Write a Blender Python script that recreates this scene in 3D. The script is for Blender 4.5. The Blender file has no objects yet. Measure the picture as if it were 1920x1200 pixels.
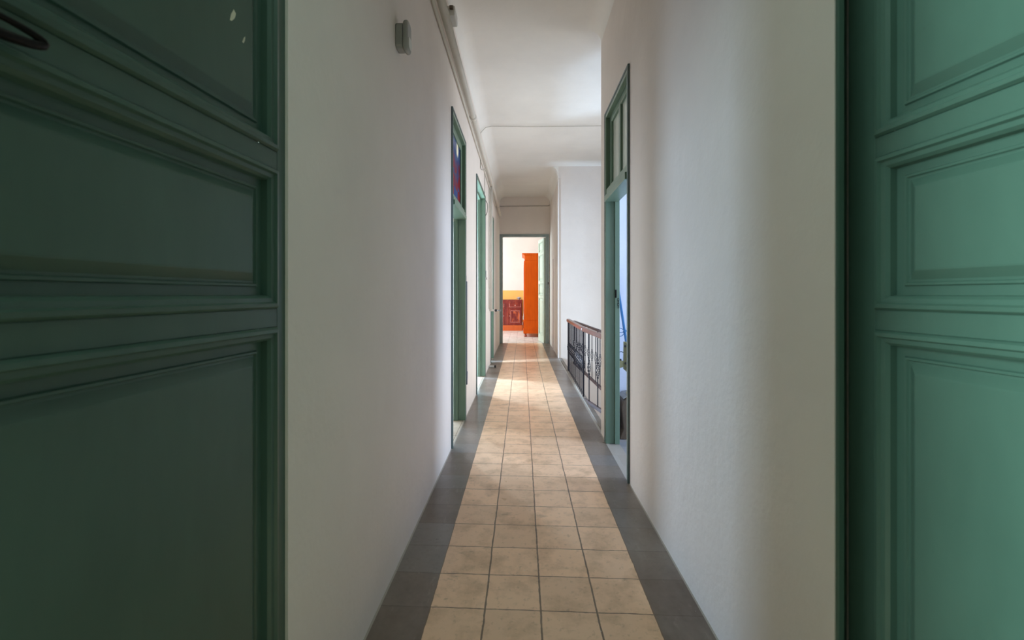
import bpy, bmesh, math, random
from mathutils import Vector, Matrix

random.seed(7)
C = bpy.context.scene.collection
PI = math.pi

# ------------------------------------------------------------------ colours and materials
def s2l(c):
    return tuple(((v / 255) / 12.92 if v / 255 <= 0.04045 else ((v / 255 + 0.055) / 1.055) ** 2.4) for v in c) + (1.0,)

def mix_rgb(nt, fac, a, b, mode='MIX'):
    n = nt.nodes.new('ShaderNodeMix'); n.data_type = 'RGBA'; n.blend_type = mode
    for s, v in ((n.inputs[0], fac), (n.inputs[6], a), (n.inputs[7], b)):
        if hasattr(v, 'is_linked') or isinstance(v, bpy.types.NodeSocket): nt.links.new(v, s)
        else: s.default_value = v
    return n.outputs[2]

def math_n(nt, op, a, b=None, c=None):
    n = nt.nodes.new('ShaderNodeMath'); n.operation = op
    for s, v in zip(n.inputs, (a, b, c)):
        if v is None: continue
        if isinstance(v, bpy.types.NodeSocket): nt.links.new(v, s)
        else: s.default_value = v
    return n.outputs[0]

def noise(nt, scale, detail=3.0, rough=0.55, vec=None, stretch=None):
    n = nt.nodes.new('ShaderNodeTexNoise')
    n.inputs['Scale'].default_value = scale; n.inputs['Detail'].default_value = detail; n.inputs['Roughness'].default_value = rough
    if vec is None:
        tc = nt.nodes.new('ShaderNodeTexCoord'); vec = tc.outputs['Object']
    if stretch:
        m = nt.nodes.new('ShaderNodeMapping'); m.inputs['Scale'].default_value = stretch
        nt.links.new(vec, m.inputs['Vector']); vec = m.outputs['Vector']
    nt.links.new(vec, n.inputs['Vector'])
    return n.outputs['Fac']

def ramp(nt, fac, stops):
    n = nt.nodes.new('ShaderNodeValToRGB')
    while len(n.color_ramp.elements) < len(stops): n.color_ramp.elements.new(0.5)
    for e, (p, c) in zip(n.color_ramp.elements, stops): e.position = p; e.color = c
    nt.links.new(fac, n.inputs['Fac'])
    return n.outputs['Color']

def new_mat(name):
    m = bpy.data.materials.new(name); m.use_nodes = True
    nt = m.node_tree; b = nt.nodes['Principled BSDF']
    return m, nt, b

def bump(nt, b, h, strength=0.2, dist=0.01):
    n = nt.nodes.new('ShaderNodeBump'); n.inputs['Strength'].default_value = strength; n.inputs['Distance'].default_value = dist
    nt.links.new(h, n.inputs['Height']); nt.links.new(n.outputs['Normal'], b.inputs['Normal'])

def simple(name, col, rough=0.5, metal=0.0, var=0.06, scale=6.0, stretch=None, bmp=0.0, spec=0.5):
    m, nt, b = new_mat(name)
    c = s2l(col)
    lo = tuple(v * (1 - var) for v in c[:3]) + (1,); hi = tuple(min(1, v * (1 + var)) for v in c[:3]) + (1,)
    f = noise(nt, scale, 4, 0.6, stretch=stretch)
    nt.links.new(ramp(nt, f, ((0.3, lo), (0.7, hi))), b.inputs['Base Color'])
    b.inputs['Roughness'].default_value = rough; b.inputs['Metallic'].default_value = metal
    b.inputs['Specular IOR Level'].default_value = spec
    if bmp: bump(nt, b, noise(nt, scale * 8, 4, 0.6, stretch=stretch), bmp, 0.004)
    return m

def plaster(name, col):
    m, nt, b = new_mat(name)
    c = s2l(col); lo = tuple(v * 0.93 for v in c[:3]) + (1,)
    f = noise(nt, 1.3, 5, 0.6)
    nt.links.new(ramp(nt, f, ((0.35, lo), (0.65, c))), b.inputs['Base Color'])
    b.inputs['Roughness'].default_value = 0.75
    b.inputs['Specular IOR Level'].default_value = 0.3
    h = math_n(nt, 'ADD', noise(nt, 5.0, 4, 0.6), math_n(nt, 'MULTIPLY', noise(nt, 60.0, 3, 0.6), 0.12))
    bump(nt, b, h, 0.25, 0.02)
    return m

def green_paint(name='green_gloss_paint', c0=(62, 86, 75), c1=(74, 100, 88)):
    m, nt, b = new_mat(name)
    f = noise(nt, 3.0, 5, 0.65, stretch=(1, 1, 0.35))
    base = ramp(nt, f, ((0.3, s2l(c0)), (0.7, s2l(c1))))
    w = noise(nt, 38.0, 5, 0.7, stretch=(1, 1, 0.3))
    worn = ramp(nt, w, ((0.70, (0, 0, 0, 1)), (0.76, (1, 1, 1, 1))))
    base = mix_rgb(nt, math_n(nt, 'MULTIPLY', worn, 0.35), base, s2l((52, 62, 56)))
    nt.links.new(base, b.inputs['Base Color'])
    b.inputs['Roughness'].default_value = 0.36
    b.inputs['Specular IOR Level'].default_value = 0.4
    bump(nt, b, noise(nt, 22, 4, 0.6, stretch=(1, 1, 0.2)), 0.12, 0.004)
    return m

def floor_mat(name, pattern=True, tint=(240, 200, 164), grey=(120, 108, 99)):
    """square cement tiles: four cream rows between two grey borders"""
    m, nt, b = new_mat(name)
    tc = nt.nodes.new('ShaderNodeTexCoord'); sp = nt.nodes.new('ShaderNodeSeparateXYZ')
    nt.links.new(tc.outputs['Object'], sp.inputs[0])
    x, y = sp.outputs[0], sp.outputs[1]
    wob = math_n(nt, 'MULTIPLY', math_n(nt, 'SUBTRACT', noise(nt, 9.0, 3), 0.5), 0.008)
    tx = math_n(nt, 'DIVIDE', math_n(nt, 'ADD', math_n(nt, 'ADD', x, 0.333), wob), 0.2)
    ty = math_n(nt, 'DIVIDE', math_n(nt, 'ADD', math_n(nt, 'SUBTRACT', math_n(nt, 'ADD', y, math_n(nt, 'MULTIPLY', x, 0.027)), 1.629), wob), 0.2)
    def edge(t):
        fr = math_n(nt, 'FRACT', t)
        return math_n(nt, 'MINIMUM', fr, math_n(nt, 'SUBTRACT', 1.0, fr))
    ex, ey = edge(tx), edge(ty)
    cell = nt.nodes.new('ShaderNodeCombineXYZ')
    nt.links.new(math_n(nt, 'FLOOR', tx), cell.inputs[0]); nt.links.new(math_n(nt, 'FLOOR', ty), cell.inputs[1])
    wn = nt.nodes.new('ShaderNodeTexWhiteNoise'); wn.noise_dimensions = '3D'; nt.links.new(cell.outputs[0], wn.inputs['Vector'])
    rnd = wn.outputs['Value']
    dirt = noise(nt, 7.0, 6, 0.65)
    fine = noise(nt, 40.0, 5, 0.65)
    smear = noise(nt, 2.6, 5, 0.7, stretch=(1.0, 0.6, 1))
    cc = s2l(tint)
    cream = ramp(nt, rnd, ((0.0, tuple(v * 0.88 for v in cc[:3]) + (1,)), (1.0, tuple(min(1, v * 1.06) for v in cc[:3]) + (1,))))
    cream = mix_rgb(nt, math_n(nt, 'MULTIPLY', ramp(nt, dirt, ((0.47, (0, 0, 0, 1)), (0.72, (1, 1, 1, 1)))), 0.6), cream, s2l((168, 132, 96)))
    cream = mix_rgb(nt, math_n(nt, 'MULTIPLY', ramp(nt, fine, ((0.57, (0, 0, 0, 1)), (0.72, (1, 1, 1, 1)))), 0.4), cream, s2l((128, 100, 74)))
    blot = noise(nt, 4.2, 7, 0.75, stretch=(1.0, 1.6, 1.0))
    cream = mix_rgb(nt, math_n(nt, 'MULTIPLY', ramp(nt, blot, ((0.60, (0, 0, 0, 1)), (0.68, (1, 1, 1, 1)))), 0.45), cream, s2l((120, 92, 66)))
    gg = s2l(grey)
    gcol = ramp(nt, rnd, ((0.0, s2l((104, 88, 76))), (0.5, gg), (1.0, s2l((122, 116, 112)))))
    gcol = mix_rgb(nt, math_n(nt, 'MULTIPLY', ramp(nt, smear, ((0.45, (0, 0, 0, 1)), (0.72, (1, 1, 1, 1)))), 0.5), gcol, s2l((150, 140, 130)))
    gcol = mix_rgb(nt, math_n(nt, 'MULTIPLY', ramp(nt, fine, ((0.5, (0, 0, 0, 1)), (0.85, (1, 1, 1, 1)))), 0.4), gcol, s2l((84, 72, 62)))
    scuff = noise(nt, 11.0, 6, 0.75, stretch=(1.6, 0.5, 1))
    gcol = mix_rgb(nt, math_n(nt, 'MULTIPLY', ramp(nt, scuff, ((0.58, (0, 0, 0, 1)), (0.66, (1, 1, 1, 1)))), 0.3), gcol, s2l((160, 150, 140)))
    grout = s2l((78, 60, 46))
    rag = math_n(nt, 'MULTIPLY', noise(nt, 30.0, 4, 0.7), 0.026)
    gmask_x = math_n(nt, 'LESS_THAN', ex, math_n(nt, 'ADD', rag, 0.003))
    gmask_y = math_n(nt, 'LESS_THAN', ey, math_n(nt, 'SUBTRACT', rag, 0.002))
    gm = math_n(nt, 'MAXIMUM', gmask_x, gmask_y)
    if pattern:
        inL = math_n(nt, 'GREATER_THAN', x, -0.333); inR = math_n(nt, 'LESS_THAN', x, 0.468)
        ins = math_n(nt, 'MULTIPLY', inL, inR)
        gmg = math_n(nt, 'MULTIPLY', gmask_y, 0.5)
        col = mix_rgb(nt, ins, mix_rgb(nt, gmg, gcol, grout), mix_rgb(nt, math_n(nt, 'MULTIPLY', gm, 0.85), cream, grout))
    else:
        col = mix_rgb(nt, math_n(nt, 'MULTIPLY', gm, 0.6), cream, grout)
    sk = noise(nt, 70.0, 1, 0.5)
    col = mix_rgb(nt, math_n(nt, 'MULTIPLY', math_n(nt, 'GREATER_THAN', sk, 0.80), 0.7), col, s2l((215, 208, 196)))
    if pattern:
        lime = math_n(nt, 'MAXIMUM', math_n(nt, 'LESS_THAN', x, -0.512), math_n(nt, 'GREATER_THAN', x, 0.636))
        col = mix_rgb(nt, math_n(nt, 'MULTIPLY', lime, 0.55), col, s2l((196, 190, 180)))
    nt.links.new(col, b.inputs['Base Color'])
    rr = nt.nodes.new('ShaderNodeMapRange'); rr.inputs['From Min'].default_value = 0.3; rr.inputs['From Max'].default_value = 0.7
    rr.inputs['To Min'].default_value = 0.27; rr.inputs['To Max'].default_value = 0.36
    nt.links.new(dirt, rr.inputs['Value']); nt.links.new(rr.outputs[0], b.inputs['Roughness'])
    bump(nt, b, math_n(nt, 'SUBTRACT', 1.0, gm), 0.25, 0.002)
    return m

def veneer(name, cols, rough=0.3, scale=(9, 9, 1.2), spec=0.5):
    m, nt, b = new_mat(name)
    f = noise(nt, 2.2, 6, 0.65, stretch=scale)
    nt.links.new(ramp(nt, f, tuple((p, s2l(c)) for p, c in cols)), b.inputs['Base Color'])
    b.inputs['Roughness'].default_value = rough; b.inputs['Specular IOR Level'].default_value = spec
    return m

def stained():
    m, nt, b = new_mat('stained_glass')
    tc = nt.nodes.new('ShaderNodeTexCoord')
    v = nt.nodes.new('ShaderNodeTexVoronoi'); v.inputs['Scale'].default_value = 9.0
    nt.links.new(tc.outputs['Object'], v.inputs['Vector'])
    sp = nt.nodes.new('ShaderNodeSeparateColor'); nt.links.new(v.outputs['Color'], sp.inputs[0])
    z = nt.nodes.new('ShaderNodeSeparateXYZ'); nt.links.new(tc.outputs['Object'], z.inputs[0])
    f = math_n(nt, 'ADD', math_n(nt, 'MULTIPLY', z.outputs[2], 1.0 / 0.55), math_n(nt, 'MULTIPLY', math_n(nt, 'SUBTRACT', sp.outputs[0], 0.5), 0.45))
    col = ramp(nt, f, ((0.0, s2l((70, 104, 160))), (0.16, s2l((156, 52, 66))), (0.45, s2l((150, 62, 88))), (0.62, s2l((84, 100, 150))),
                       (0.80, s2l((84, 124, 160))), (0.86, s2l((238, 232, 212)))))
    col = mix_rgb(nt, math_n(nt, 'MULTIPLY', math_n(nt, 'GREATER_THAN', sp.outputs[1], 0.62), 0.8), col, s2l((72, 98, 150)))
    nt.links.new(col, b.inputs['Base Color'])
    b.inputs['Roughness'].default_value = 0.25
    t = nt.nodes.new('ShaderNodeBsdfTranslucent'); nt.links.new(col, t.inputs['Color'])
    mx = nt.nodes.new('ShaderNodeMixShader'); mx.inputs[0].default_value = 0.6
    nt.links.new(b.outputs[0], mx.inputs[1]); nt.links.new(t.outputs[0], mx.inputs[2])
    nt.links.new(mx.outputs[0], nt.nodes['Material Output'].inputs['Surface'])
    return m

WALL = plaster('white_plaster', (233, 224, 216))
DIMWALL = plaster('grey_green_plaster', (84, 90, 84))  # unseen near-room walls, made dark to cut bounce onto the left leaf
BLUEWALL = plaster('bluish_plaster', (204, 210, 224))
CEIL = plaster('white_ceiling_plaster', (240, 237, 231))
GREENLIT = green_paint('green_gloss_paint_lit', (100, 124, 107), (114, 140, 120))  # same green as the leaves, lightened for the light on the side doorways
GREEN = green_paint()
PALEGREEN = simple('pale_sage_lit_paint', (186, 200, 184), 0.4, var=0.05, scale=10)  # far leaf's green, paled to carry the bright room's light
BLUEGREYPAINT = simple('blue_grey_green_paint', (138, 152, 150), 0.45, var=0.1, scale=14)
GREYGREEN = simple('grey_green_edge_paint', (92, 108, 108), 0.45, var=0.15, scale=14)
FLOOR = floor_mat('corridor_cement_tiles')
TANFLOOR = floor_mat('tan_room_tiles', pattern=False, tint=(206, 192, 174))
GREYFLOOR = floor_mat('grey_room_tiles', pattern=False, tint=(150, 152, 158))
ROOMFLOOR = floor_mat('pale_room_tiles', pattern=False, tint=(228, 222, 216))
STONE = simple('worn_stone', (126, 118, 110), 0.6, var=0.15, scale=9, bmp=0.2)
STEPSTONE = simple('grey_stair_stone', (150, 145, 140), 0.6, var=0.12, scale=6, bmp=0.2)
IRON = simple('dark_iron', (50, 50, 58), 0.45, metal=0.6, var=0.15, scale=30)
BLACKIRON = simple('black_iron', (22, 18, 16), 0.4, metal=0.7, var=0.2, scale=30)
RAILWOOD = veneer('red_brown_wood', ((0.3, (84, 36, 28)), (0.7, (116, 58, 46))), 0.28, (14, 2, 14))
DARKBAR = simple('dark_purple_brown_paint', (62, 40, 44), 0.5, var=0.2, scale=20)
ORANGE = veneer('orange_varnished_wood', ((0.3, (208, 80, 2)), (0.7, (230, 98, 4))), 0.42, spec=0.25)
ORANGEDARK = veneer('red_brown_turned_wood', ((0.3, (130, 52, 30)), (0.7, (165, 76, 48))), 0.3)
MAHOG = veneer('mahogany', ((0.3, (96, 26, 24)), (0.55, (128, 44, 36)), (0.75, (170, 84, 52))), 0.22, (5, 5, 1.4))
FLAME = veneer('flamed_mahogany', ((0.35, (88, 28, 30)), (0.52, (112, 40, 40)), (0.60, (196, 96, 56)), (0.72, (104, 36, 36))), 0.2, (3.5, 3.5, 0.9))
TRIMLIGHT = simple('pale_rose_trim', (196, 130, 118), 0.3, var=0.1)
BASEORANGE = veneer('orange_plinth_wood', ((0.3, (190, 84, 30)), (0.7, (206, 98, 42))), 0.35)
DADO = plaster('orange_yellow_dado_paint', (246, 188, 104))
PVC = simple('white_pipe_paint', (214, 210, 200), 0.45, var=0.04, scale=5)
CABLEW = simple('off_white_cable', (190, 186, 176), 0.6, var=0.1, scale=20)
CABLEG = simple('grey_cable', (120, 116, 104), 0.6, var=0.1, scale=20)
PLASTICW = simple('white_plastic', (206, 206, 200), 0.4, var=0.03)
PLASTICG = simple('grey_white_plastic', (150, 150, 146), 0.45, var=0.03)
BLUEGREY = simple('blue_grey_webbing', (74, 92, 112), 0.6, var=0.15, scale=30)
CHROME = simple('dull_metal', (170, 172, 176), 0.3, metal=0.9, var=0.05)
BLACK = simple('black_rubber', (26, 26, 28), 0.5, var=0.1)
BLUE = simple('blue_plastic', (34, 98, 150), 0.4, var=0.08)
OLIVE = simple('olive_painted_metal', (120, 118, 84), 0.5, var=0.15, scale=18)
CHESTWOOD = simple('dark_brown_leather', (84, 70, 56), 0.55, var=0.2, scale=10)
CHESTTOP = simple('lit_chest_top', (140, 140, 140), 0.8, var=0.08, scale=20)  # grey stands for the light falling on the chest top
SILVER = simple('silver_grey_glaze', (176, 172, 176), 0.25, metal=0.3, var=0.06)
CERAMIC = simple('pale_rose_ceramic', (226, 208, 200), 0.3, var=0.03)
GLASSM = stained()
CHIP = simple('bare_plaster_chip', (206, 204, 180), 0.7, var=0.06)
PALEPANE = simple('frosted_glass', (196, 204, 190), 0.25, var=0.03)

# ------------------------------------------------------------------ mesh helpers
class MB:
    def __init__(self): self.bm = bmesh.new(); self.mi = 0
    def _done(self, faces):
        for f in faces: f.material_index = self.mi
    def box(self, x0, x1, y0, y1, z0, z1):
        v = [self.bm.verts.new(p) for p in ((x0,y0,z0),(x1,y0,z0),(x1,y1,z0),(x0,y1,z0),(x0,y0,z1),(x1,y0,z1),(x1,y1,z1),(x0,y1,z1))]
        self._done([self.bm.faces.new([v[i] for i in q]) for q in ((3,2,1,0),(4,5,6,7),(0,1,5,4),(1,2,6,5),(2,3,7,6),(3,0,4,7))])
        return self
    def poly(self, pts):
        self._done([self.bm.faces.new([self.bm.verts.new(p) for p in pts])]); return self
    def prism(self, pts, z0, z1, axis='z'):
        """extrude a 2D polygon; axis = direction of extrusion (z: pts are x,y; y: pts are x,z; x: pts are y,z)"""
        def P(a, b, c): return {'z': (a, b, c), 'y': (a, c, b), 'x': (c, a, b)}[axis]
        lo = [self.bm.verts.new(P(a, b, z0)) for a, b in pts]; hi = [self.bm.verts.new(P(a, b, z1)) for a, b in pts]
        n = len(pts); fs = [self.bm.faces.new(lo[::-1]), self.bm.faces.new(hi)]
        for i in range(n): fs.append(self.bm.faces.new((lo[i], lo[(i+1) % n], hi[(i+1) % n], hi[i])))
        self._done(fs); return self
    def tube(self, pts, r, seg=8, closed=False):
        pts = [Vector(p) for p in pts]; n = len(pts); rings = []
        rs = r if isinstance(r, (list, tuple)) else [r] * n
        up = None
        for i, p in enumerate(pts):
            a = pts[(i-1) % n] if (closed or i > 0) else p
            b = pts[(i+1) % n] if (closed or i < n-1) else p
            t = (b - a).normalized()
            if up is None:
                up = Vector((0,0,1)) if abs(t.z) < 0.9 else Vector((1,0,0))
            u = (up - t * up.dot(t))
            if u.length < 1e-6: u = t.orthogonal()
            u.normalize(); w = t.cross(u); up = u
            rings.append([self.bm.verts.new(p + (u * math.cos(2*PI*k/seg) + w * math.sin(2*PI*k/seg)) * rs[i]) for k in range(seg)])
        fs = []
        for i in range(n if closed else n-1):
            A, B = rings[i], rings[(i+1) % n]
            for k in range(seg): fs.append(self.bm.faces.new((A[k], A[(k+1) % seg], B[(k+1) % seg], B[k])))
        if not closed:
            fs.append(self.bm.faces.new(rings[0][::-1])); fs.append(self.bm.faces.new(rings[-1]))
        for f in fs: f.smooth = True
        self._done(fs); return self
    def lathe(self, prof, seg=20, c=(0,0,0), axis='z'):
        """profile of (radius, height)"""
        rings = []
        def P(a, b, h): return {'z': (c[0]+a, c[1]+b, c[2]+h), 'y': (c[0]+a, c[1]+h, c[2]+b), 'x': (c[0]+h, c[1]+a, c[2]+b)}[axis]
        for r, h in prof:
            rings.append([self.bm.verts.new(P(max(r,1e-4) * math.cos(2*PI*k/seg), max(r,1e-4) * math.sin(2*PI*k/seg), h)) for k in range(seg)])
        fs = []
        for A, B in zip(rings, rings[1:]):
            for k in range(seg):
                f = self.bm.faces.new((A[k], A[(k+1) % seg], B[(k+1) % seg], B[k])); f.smooth = True; fs.append(f)
        fs.append(self.bm.faces.new(rings[0][::-1])); fs.append(self.bm.faces.new(rings[-1]))
        self._done(fs); return self
    def loops(self, loops, cap=True):
        """loft successive loops of equal length (each a list of 3D points)"""
        R = [[self.bm.verts.new(p) for p in L] for L in loops]; n = len(R[0]); fs = []
        for A, B in zip(R, R[1:]):
            for k in range(n): fs.append(self.bm.faces.new((A[k], A[(k+1) % n], B[(k+1) % n], B[k])))
        if cap: fs.append(self.bm.faces.new(R[-1]))
        self._done(fs); return self
    def build(self, name, mats, parent=None, loc=None, bevel=0.0, seg=2, smooth=False):
        bmesh.ops.recalc_face_normals(self.bm, faces=self.bm.faces[:])
        me = bpy.data.meshes.new(name); self.bm.to_mesh(me); self.bm.free()
        for m in (mats if isinstance(mats, (list, tuple)) else [mats]): me.materials.append(m)
        o = bpy.data.objects.new(name, me); C.objects.link(o)
        if loc: o.location = loc
        if parent is not None: o.parent = parent
        if bevel:
            md = o.modifiers.new('bevel', 'BEVEL'); md.width = bevel; md.segments = seg; md.limit_method = 'ANGLE'; md.angle_limit = 0.7
        if smooth:
            for p in me.polygons: p.use_smooth = True
        return o

def tag(o, label=None, cat=None, group=None, kind=None):
    if label: o['label'] = label
    if cat: o['category'] = cat
    if group: o['group'] = group
    if kind: o['kind'] = kind
    return o

def empty(name, loc, rz=0.0):
    o = bpy.data.objects.new(name, None); C.objects.link(o)
    o.empty_display_size = 0.1; o.location = loc; o.rotation_euler = (0, 0, rz)
    return o

def copy_child(src, parent, loc, rz=0.0):
    c = src.copy(); C.objects.link(c); c.parent = parent; c.location = loc; c.rotation_euler = (0, 0, rz)
    return c

def structure(o, label, cat):
    return tag(o, label, cat, kind='structure')

# ------------------------------------------------------------------ camera
# 16 mm lens 1.13 m above the floor at the origin, corridor runs along +y
cam_d = bpy.data.cameras.new('camera'); cam = bpy.data.objects.new('camera', cam_d); C.objects.link(cam)
cam.location = (0, 0, 1.13); cam.rotation_euler = (PI/2, 0, math.atan2(19, 853.3))
cam_d.lens = 16.0; cam_d.sensor_width = 36.0; cam_d.shift_y = -0.025; cam_d.clip_start = 0.05
cam_d.dof.use_dof = True; cam_d.dof.focus_distance = 5.0; cam_d.dof.aperture_fstop = 5.6
bpy.context.scene.camera = cam

# ------------------------------------------------------------------ shell
XL, XR = -0.52, 0.643          # corridor wall faces
TOP = 3.50
Y0, YS, YF, YE = 1.0, 3.72, 8.05, 10.50   # doorway plane, stairwell start, stairwell end, far wall

def wall_x(m, x0, x1, y0, y1, z0, z1, holes):
    """slab across x0..x1 running along y with openings (ya, yb, za, zb)"""
    y = y0
    for ya, yb, za, zb in sorted(holes):
        if ya > y: m.box(x0, x1, y, ya, z0, z1)
        if zb < z1: m.box(x0, x1, ya, yb, zb, z1)
        if za > z0: m.box(x0, x1, ya, yb, z0, za)
        y = yb
    if y < y1: m.box(x0, x1, y, y1, z0, z1)
    return m

def wall_y(m, x0, x1, y0, y1, z0, z1, holes):
    x = x0
    for xa, xb, za, zb in sorted(holes):
        if xa > x: m.box(x, xa, y0, y1, z0, z1)
        if zb < z1: m.box(xa, xb, y0, y1, zb, z1)
        if za > z0: m.box(xa, xb, y0, y1, z0, za)
        x = xb
    if x < x1: m.box(x, x1, y0, y1, z0, z1)
    return m

DA, DB, DC = (3.325, 4.115), (5.13, 6.31), (7.48, 8.12)
DR = (2.735, 3.50)
HD = 2.505
WL = (6.85, 7.45, 0.12, 2.05)
WL_FILL = (4.85, 5.65, 0.12, 2.05)      # added second window for fill light in the left room (on x = -2.6)
m = wall_x(MB(), XL - 0.14, XL, Y0, YE, 0, TOP, [DA + (0, HD), DB + (0, HD), DC + (0, HD)])
structure(m.build('wall_left', WALL), 'long white plaster corridor wall with three green doorways and a white pipe', 'wall')
m = wall_x(MB(), XR, XR + 0.095, 1.10, YS, 0, TOP, [DR + (0, HD)]); m.box(XR, XR + 0.010, 0.952, 1.10, 0, TOP)
structure(m.build('wall_right', WALL), 'white plaster corridor wall with a single green doorway and a bluish glow', 'wall')
m = MB()
m.prism([(XR, YF), (3.5, YF), (3.5, YF + 0.15), (XR + 0.12, YF + 0.15), (XR + 0.12, YE), (XR, YE)], 0, TOP); m.box(XR, 3.5, YF, YF + 0.15, -2.6, -0.0001)
structure(m.build('wall_right', WALL), 'white wall beyond the iron railing that turns the corner into the narrow corridor end', 'wall')
m = wall_y(MB(), -2.6, 2.6, YE, YE + 0.12, 0, TOP, [(-0.528, 0.62, 0, 2.518)])
structure(m.build('wall_back', WALL), 'white end wall of the corridor above and around the far open doorway', 'wall')
# doorway wall by the camera
m = wall_y(MB(), -1.7, 3.1, 0.98, 1.10, 0, TOP, [(XL - 0.03, XR + 0.06, 0, 2.55)])
structure(m.build('wall_front', WALL), 'white wall around the near doorway holding the two dark green leaves', 'wall')

# floors
m = MB(); m.box(XL, XR + 0.012, -2.6, YE + 0.06, -0.08, 0.0)
m.box(-1.7, XL, -2.6, 1.0, -0.08, 0.0); m.box(XR + 0.012, 1.9, -2.6, 0.95, -0.08, 0.0)
m.box(XR + 0.0121, XR + 0.093, DR[0] + 0.056, DR[1] - 0.056, -0.05, 0.0)
structure(m.build('floor', FLOOR), 'corridor floor of cream cement tiles between two grey tile borders', 'floor')
m = MB(); m.box(-2.7, XL - 0.0005, 1.0, 9.1, -0.08, -0.001)
structure(m.build('floor', TANFLOOR), 'tan tiled floor seen through the doorways of the corridor wall with three doors', 'floor')
m = MB(); m.box(XR + 0.012, 3.1, 0.95, 3.735, -0.08, -0.001); m.box(XR + 0.12, 3.1, 3.735, 3.80, -0.08, -0.001)
structure(m.build('floor', GREYFLOOR), 'grey tiled floor inside the bluish room behind the single green doorway', 'floor')
m = MB(); m.box(-2.4, 2.5, YE + 0.06, 14.7, -0.08, 0.0)
structure(m.build('floor', ROOMFLOOR), 'pale floor of the bright room with the orange wardrobe', 'floor')
# stone nosing along the stair opening
m = MB(); m.box(XR + 0.0125, 0.705, YS + 0.02, YF, -0.16, 0.012)
structure(m.build('trim_1', STONE, bevel=0.006), 'worn pale stone strip along the floor edge under the iron railing', 'trim')

# ceilings
def cove_profile(zc, rx, zs=3.18, right=True, xr_flat=None, n=8):
    pts = []
    for k in range(n + 1):
        a = PI/2 * k / n
        pts.append((XL + rx * (1 - math.cos(a)), zs + (zc - zs) * math.sin(a)))
    if right:
        for k in range(n, -1, -1):
            a = PI/2 * k / n
            pts.append((XR - rx * (1 - math.cos(a)), zs + (zc - zs) * math.sin(a)))
    else:
        pts.append((xr_flat, zc))
    return pts
def ceil_loft(m, stations, right, xr_flat=None):
    rows = []
    for y, zc, rx in stations:
        rows.append([m.bm.verts.new((x, y, z)) for x, z in cove_profile(zc, rx, right=right, xr_flat=xr_flat)])
    for A, B in zip(rows, rows[1:]):
        for k in range(len(A) - 1):
            f = m.bm.faces.new((A[k], A[k+1], B[k+1], B[k])); f.smooth = True
def spandrel(m, y, zc, rx, n=8):
    pts = [(XR - rx * (1 - math.cos(PI/2*k/n)), y, 3.18 + (zc - 3.18) * math.sin(PI/2*k/n)) for k in range(n + 1)]
    m.poly(pts + [(XR, y, zc)])
m = MB()
ceil_loft(m, ((1.0, 3.27, 0.12), (YS, 3.28, 0.12)), True)
ceil_loft(m, ((YS, 3.28, 0.12), (5.0, 3.32, 0.12), (6.5, 3.36, 0.12), (YF, 3.39, 0.12)), False, 3.5)
ceil_loft(m, ((YF, 3.39, 0.12), (YE, 3.38, 0.12)), True)
spandrel(m, YS, 3.28, 0.12); spandrel(m, YF, 3.39, 0.12)
o = m.build('ceiling', CEIL)
structure(o, 'white plaster corridor ceiling with rounded edges opening over the stairwell', 'ceiling')
m = MB(); m.box(-2.75, XL - 0.14, 0.95, 9.1, 3.3, 3.5)
structure(m.build('ceiling', CEIL), 'ceiling of the room behind the stained glass doorway', 'ceiling')
m = MB(); m.box(XR + 0.095, 3.1, 0.95, 3.78, 3.15, 3.27)
structure(m.build('ceiling', CEIL), 'ceiling of the bluish room behind the single green doorway', 'ceiling')
m = MB(); m.box(-2.5, 2.6, YE + 0.12, 14.8, 3.3, 3.42)
structure(m.build('ceiling', CEIL), 'ceiling of the bright room with the orange wardrobe', 'ceiling')
m = MB(); m.box(-1.8, 1.9, -2.7, 0.98, 3.3, 3.42)
structure(m.build('ceiling', CEIL), 'ceiling of the dim room on the near side of the dark green leaves', 'ceiling')

# other rooms' walls
m = wall_x(MB(), -2.72, -2.60, 1.0, 9.1, -0.05, TOP, [WL_FILL, WL]); m.box(-2.7, XL - 0.14, 0.95, 1.0, 0, TOP); m.box(-2.7, XL - 0.14, 9.0, 9.1, 0, TOP)
structure(m.build('wall_west', WALL), 'white walls of the room behind the stained glass doorway', 'wall')
WR = (2.2, 3.1, 0.35, 2.3)
m = wall_x(MB(), 3.0, 3.1, 0.95, 3.9, 0, TOP, [WR])
m.prism([(XR, YS + 0.0002), (XR + 0.095, YS + 0.0002), (XR + 0.095, 3.77), (3.0, 3.77), (3.0, 3.86), (0.72, 3.86)], -2.6, TOP)
structure(m.build('wall_east', BLUEWALL), 'bluish white walls of the room behind the single green doorway', 'wall')
WS = (4.3, 7.2, -0.7, 1.9)
m = wall_x(MB(), 3.4, 3.5, 3.7, YF + 0.1, -2.6, TOP, [WS]); m.box(3.0, 3.5, 3.77, 3.86, -2.6, TOP)
m.box(XR + 0.013, 0.70, YS, YF, -2.6, -0.16)
structure(m.build('wall_stairwell', WALL), 'bright white walls of the stairwell behind the iron railing', 'wall')
m = MB(); m.box(0.6, 3.5, 3.7, YF, -2.7, -2.6)
structure(m.build('floor', STEPSTONE), 'lower landing at the bottom of the stairwell under the iron railing', 'floor')
WF = (11.0, 13.4, 0.6, 2.9)
m = wall_x(MB(), -2.5, -2.4, YE + 0.1, 14.7, 0, TOP, [WF]); m.box(2.5, 2.6, YE + 0.1, 14.7, 0, TOP); m.box(-2.5, 2.6, 14.6, 14.7, 1.26, TOP)
m.mi = 1; m.box(-2.5, 2.6, 14.598, 14.7, 0, 1.26)
structure(m.build('wall_far', [WALL, DADO]), 'white far room wall with an orange yellow painted lower band behind the sideboard', 'wall')
WN = (-0.32, 0.12, 0.85, 2.5)
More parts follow.
